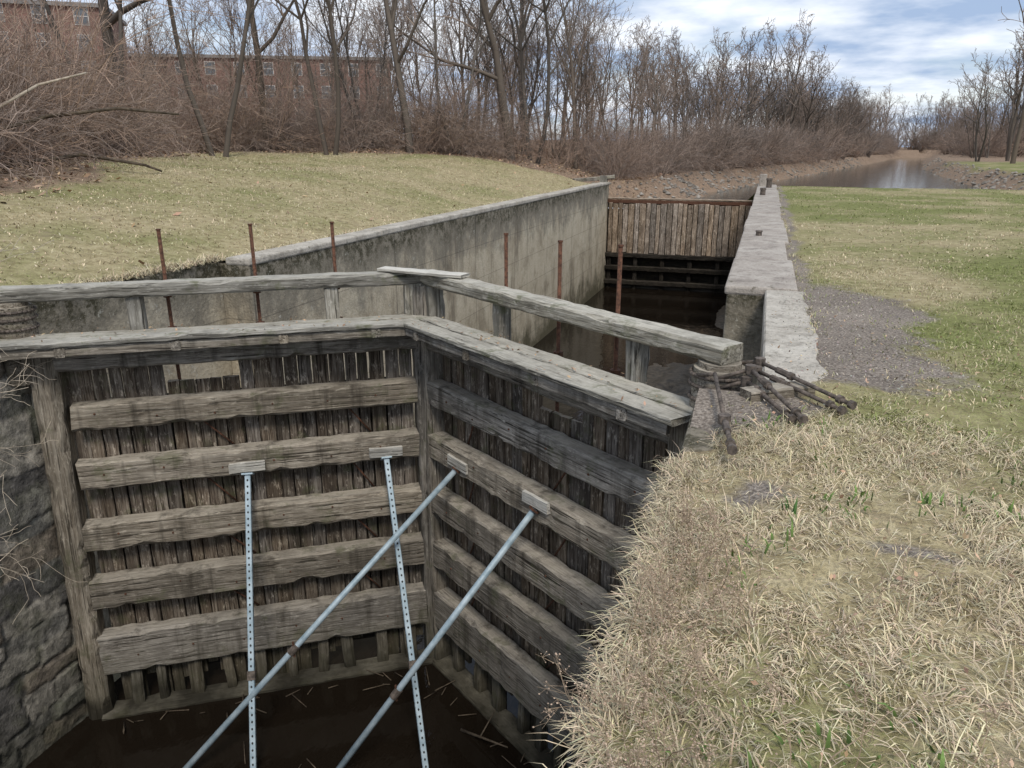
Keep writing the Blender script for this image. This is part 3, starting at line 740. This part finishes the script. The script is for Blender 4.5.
class Mass:
    def __init__(s,name): s.name=name; s.V=[];s.Q=[];s.C=[];s.n=0
    def add(s,g,x,y,sc):
        V,q,C=g; a=random.uniform(0,6.28); c,sn=math.cos(a)*sc,math.sin(a)*sc
        tx,ty=random.gauss(0,.04),random.gauss(0,.04)
        W=np.empty_like(V); W[:,0]=V[:,0]*c-V[:,1]*sn+V[:,2]*tx*sc+x; W[:,1]=V[:,0]*sn+V[:,1]*c+V[:,2]*ty*sc+y; W[:,2]=V[:,2]*sc*random.uniform(.92,1.08)+float(height(x,y))
        v=random.uniform(.6,1.25); w=random.uniform(-.06,.06)
        s.V.append(W.astype(np.float32)); s.Q.append((q+s.n).astype(np.int32)); s.C.append((C*np.array([v*(1+w),v,v*(1-w)])).astype(np.float32)); s.n+=len(V)
    def make(s):
        me=mesh_np(s.name,np.concatenate(s.V),[np.concatenate(s.Q)],[M_branch],colors=np.clip(np.concatenate(s.C),0,1),smooth=True)
        return link(bpy.data.objects.new(s.name,me))
def place(g,name,x,y,s):
    m=Mass(name); m.add(g,x,y,s); m.make()
near=[(-19.5,24,1.0,5),(-21,29,.95,0),(-17.5,28.5,.9,1),(-16,33,1.05,0),(-14.5,35,.9,5),(-12.4,37,1.0,3),(-11.6,38.5,1.0,1),(-10.2,42,.95,2),(-8.6,46,.75,4),(-22.5,22,.9,5),(-25,18,1,2),(-18.8,34,1,4),(-13.5,43,1.1,0),(-7.5,52,.6,3),(-26,26,1.1,3)]
for x,y,s,k in near: place(trees[k],'bare_tree',x,y,s)
wd=Mass('woodland'); cnt=0
while cnt<165:
    y=random.uniform(28,230); w=random.uniform(3,42)
    x=float(shoreL(max(y,38)))-4-w*random.random()
    if y<40 and x>-18: continue
    sc=random.uniform(.5,.85) if y<75 else random.uniform(.7,.95)
    wd.add(random.choice(ftrees if y>70 else mtrees),x,y,sc); cnt+=1
for i in range(34):
    a=random.uniform(.15,1.0); y=random.uniform(44,60); x=-a*y-3; wd.add(random.choice(mtrees),x,y,random.uniform(.6,.9))
wd.make()
wd=Mass('distant_woodland')
for i in range(80):
    y=random.uniform(150,300); x=random.uniform(float(shoreR(y))+6,.36*y+10); wd.add(random.choice(ftrees),x,y,random.uniform(.7,1.1))
for i in range(70):
    y=random.uniform(285,350); x=random.uniform(0,140); wd.add(random.choice(ftrees),x,y,random.uniform(.9,1.3))
for i in range(180):
    y=random.uniform(150,300); x=random.uniform(float(shoreR(y))+4,.36*y+10); wd.add(random.choice(fshrubs),x,y,random.uniform(1.2,2.2))
for i in range(110):
    y=random.uniform(275,300); x=random.uniform(20,120); wd.add(random.choice(fshrubs),x,y,random.uniform(1.5,2.4))
wd.make()
for x,y,s,k in ((25.5,98,1.2,2),(28.5,102,1.15,0),(24.8,110,.95,1),(36,142,1.1,2),(33,150,.95,3),(45,185,1.1,0),(30,118,1.1,2)): place(ftrees[k],'bare_tree',x,y,s)
th=Mass('thicket')
for i in range(300):
    y=random.uniform(20,110)
    x=float(np.interp(y,[18,24,29,33,37,40],[-19,-22,-20,-15.5,-11,-10])) if y<40 else float(shoreL(y))-2.2
    x-=abs(random.gauss(0,3.4))
    if height(x,y)<-.9: continue
    th.add(random.choice(shrubs if y<62 else fshrubs),x,y,random.uniform(.6,1.1))
for i in range(70):
    a=random.uniform(.25,1.1); y=random.uniform(34,56); x=-a*y-2
    th.add(random.choice(shrubs),x,y,random.uniform(.7,1.05))
for i in range(110):
    y=random.uniform(90,270); x=float(shoreL(y))-2-abs(random.gauss(0,5)); th.add(random.choice(fshrubs),x,y,random.uniform(.9,1.6))
th.make()
bt=Mass('bramble_brush')
for i in range(52):
    y=random.uniform(7.5,20); x=float(np.interp(y,[7,13,18,21],[-13.5,-15.8,-19,-21]))-abs(random.gauss(0,2.5))-.4
    bt.add(random.choice([shrubs[0],shrubs[0],shrubs[1],shrubs[2]]),x,y,random.uniform(.75,1.2))
bt.make()
def limb(name,pts,r,mat):
    sg=[]
    for i,(a,b) in enumerate(zip(pts[:-1],pts[1:])):
        sg.append(seg(a,r*(1-.7*i/len(pts)),b,r*(1-.7*(i+1)/len(pts))))
    return tubes_obj(name,sg,mat,None,7)
limb('fallen_limb',[(-17.5,11,1),(-16.2,12,1.8),(-15,13,2.3),(-14,14,2.5),(-13.2,15,2.4)],.06,M_debris)
limb('fallen_limb',[(-16.5,9.5,1),(-15.2,11.4,2.1),(-14.6,12.6,2.9),(-14.2,13.5,3.2)],.04,M_palestem)
limb('fallen_limb',[(-17,13,1.2),(-15.5,14.2,1.5),(-14.4,15.0,1.25),(-14.2,15.3,1.1)],.05,M_debris)
def twigs_near():
    e=empty('overhanging_sapling'); rd=random.Random(5); sg=[]
    def g(p,d,L,r,l):
        n=6
        for i in range(n):
            d=(d+Vector((rd.gauss(0,.2),rd.gauss(0,.2),rd.gauss(0,.2)-.04))).normalized(); q=p+d*L/n; sg.append(seg(p,r,q,max(r*.85,.0022))); p=q; r=max(r*.85,.0022)
            if l<2 and rd.random()<.5: g(p,(d+Vector((rd.gauss(0,.7),rd.gauss(0,.7),rd.gauss(0,.5)))).normalized(),L*.5,r*.7,l+1)
    for k in range(9):
        z=.05-.33*k; g(Vector((-7.4,4.1+rd.uniform(-.3,.4),z)),Vector((.35,.8,rd.uniform(-.3,.5))).normalized(),rd.uniform(.7,1.15),.008,0)
    tubes_obj('twigs',sg,M_palestem,e,4,True,False)
twigs_near()
def rocks():
    V=[];F=[];C=[]
    base=[(1,0,0),(-1,0,0),(0,1,0),(0,-1,0),(0,0,1),(0,0,-1)]
    fa=[(0,2,4),(2,1,4),(1,3,4),(3,0,4),(2,0,5),(1,2,5),(3,1,5),(0,3,5)]
    for i in range(1800):
        y=random.uniform(38.5,150) if i%3 else random.uniform(38.5,70)
        if i%2: x=float(shoreL(y))-random.uniform(-.6,2.)
        else: x=float(shoreR(y))+random.uniform(-.3,2.2)
        z=float(height(x,y)); s=random.uniform(.06,.22)
        b=len(V)
        for q in base: V.append((x+q[0]*s*random.uniform(.6,1.3),y+q[1]*s*random.uniform(.6,1.3),z+q[2]*s*random.uniform(.4,.8)))
        F+=[(b+a,b+c,b+d) for a,c,d in fa]; c=random.uniform(.12,.32); C+=[(c,c*.9,c*.78)]*6
    me=mesh_np('shore_rocks',np.array(V),[np.array(F)],[M_leaf],colors=np.array(C)); link(bpy.data.objects.new('shore_rocks',me))
rocks()

# ---------------------------------------------------------------- buildings
def brick_mat():
    s=NT('red_brick'); tc=s.n('ShaderNodeTexCoord'); n=s.noise(tc.outputs['Object'],2,5,.6)
    return s.fin(s.ramp(n,[(.3,(.17,.10,.08)),(.7,(.25,.15,.122))]),.9,.2)
M_brick=brick_mat(); M_glass=simple('window_glass',(.07,.075,.08),(.14,.15,.16),.8,.2,0,.0,.5); M_roof=simple('roof',(.17,.16,.15),(.26,.24,.23),2)
M_trim=simple('white_trim',(.46,.44,.42),(.58,.56,.53),3)
def building(a,b,depth,z0,z1,storeys,bay=3.4):
    e=empty('brick_apartment_building'); a=Vector((*a,0));b=Vector((*b,0)); U=(b-a);L=U.length;U.normalize(); N=Vector((U.y,-U.x,0))
    if N.y>0: N=-N
    M=Matrix((U,-N,Vector((0,0,1)))).transposed().to_4x4(); M.translation=a
    def bx(nm,lo,hi,m,bev=0):
        o=box(nm,lo,hi,m,e,bev); o.matrix_world=M; return o
    bx('walls',(0,0,z0-3),(L,depth,z1),M_brick); bx('roof',(-.3,-.3,z1),(L+.3,depth+.3,z1+.35),M_roof)
    sh=(z1-z0)/storeys; k=0; x=1.2
    while x+1.2<L:
        for f in range(storeys):
            zb=z0+f*sh+.8
            bx('window_frame_%d'%k,(x-.07,-.06,zb-.08),(x+1.17,.1,zb+1.4),M_trim); bx('window_%d'%k,(x,-.09,zb),(x+1.1,.1,zb+1.32),M_glass); bx('mullion_%d'%k,(x,-.12,zb+.63),(x+1.1,.1,zb+.70),M_trim); k+=1
        x+=bay
building((-82,72),(-46,90),12,4.2,12.0,3)
building((-74,50),(-60,60),11,5,14.0,4)

# ---------------------------------------------------------------- world and light
w=bpy.data.worlds.new('World'); scene.world=w; w.use_nodes=True; nt=w.node_tree
bg=nt.nodes['Background']; out=nt.nodes['World Output']
sky=nt.nodes.new('ShaderNodeTexSky'); sky.sky_type='NISHITA'; sky.sun_disc=False; sky.sun_elevation=math.radians(50); sky.sun_rotation=math.radians(150)
nt.links.new(sky.outputs[0],bg.inputs[0]); bg.inputs[1].default_value=.13
def wn(t): return nt.nodes.new(t)
tc=wn('ShaderNodeTexCoord'); sp=wn('ShaderNodeSeparateXYZ'); nt.links.new(tc.outputs['Generated'],sp.inputs[0])
def wm(op,a,b):
    n=wn('ShaderNodeMath'); n.operation=op
    for i,v in ((0,a),(1,b)):
        if hasattr(v,'is_output'): nt.links.new(v,n.inputs[i])
        else: n.inputs[i].default_value=v
    return n.outputs[0]
zc=wm('ADD',wm('MAXIMUM',sp.outputs[2],0.),.14)
cb=wn('ShaderNodeCombineXYZ'); nt.links.new(wm('DIVIDE',sp.outputs[0],zc),cb.inputs[0]); nt.links.new(wm('DIVIDE',sp.outputs[1],zc),cb.inputs[1])
def wnoise(sc,det,ro):
    n=wn('ShaderNodeTexNoise'); n.inputs['Scale'].default_value=sc; n.inputs['Detail'].default_value=det; n.inputs['Roughness'].default_value=ro; nt.links.new(cb.outputs[0],n.inputs['Vector']); return n.outputs['Fac']
n1=wnoise(.75,4,.55); n2=wnoise(1.1,6,.55)
r1=wn('ShaderNodeValToRGB'); nt.links.new(n2,r1.inputs[0]); e=r1.color_ramp.elements; e[0].position=.40; e[0].color=(.34,.45,.64,1); e[1].position=.60; e[1].color=(.90,.94,1.,1)
r2=wn('ShaderNodeValToRGB'); nt.links.new(n1,r2.inputs[0]); e=r2.color_ramp.elements; e[0].position=.33; e[0].color=(.5,.5,.5,1); e[1].position=.5; e[1].color=(1,1,1,1)
bg2=wn('ShaderNodeBackground'); nt.links.new(r1.outputs[0],bg2.inputs[0]); bg2.inputs[1].default_value=1.2
mx=wn('ShaderNodeMixShader'); nt.links.new(r2.outputs[0],mx.inputs[0]); nt.links.new(bg.outputs[0],mx.inputs[1]); nt.links.new(bg2.outputs[0],mx.inputs[2]); nt.links.new(mx.outputs[0],out.inputs[0])
sd=bpy.data.lights.new('sun','SUN'); sd.energy=2.3; sd.angle=math.radians(14); sd.color=(1,.94,.85)
so=link(bpy.data.objects.new('sun',sd)); az=math.radians(150); el=math.radians(50)
dirv=Vector((math.sin(az)*math.cos(el),math.cos(az)*math.cos(el),math.sin(el))); so.rotation_euler=dirv.to_track_quat('Z','Y').to_euler()

# ---------------------------------------------------------------- camera
cd=bpy.data.cameras.new('camera'); cd.lens=26.0; cd.sensor_width=36; cd.clip_start=.05; cd.clip_end=3000
co=link(bpy.data.objects.new('camera',cd)); co.location=(0,0,1.65); co.rotation_euler=(math.radians(90-17.7),0,math.radians(18.4))
scene.camera=co
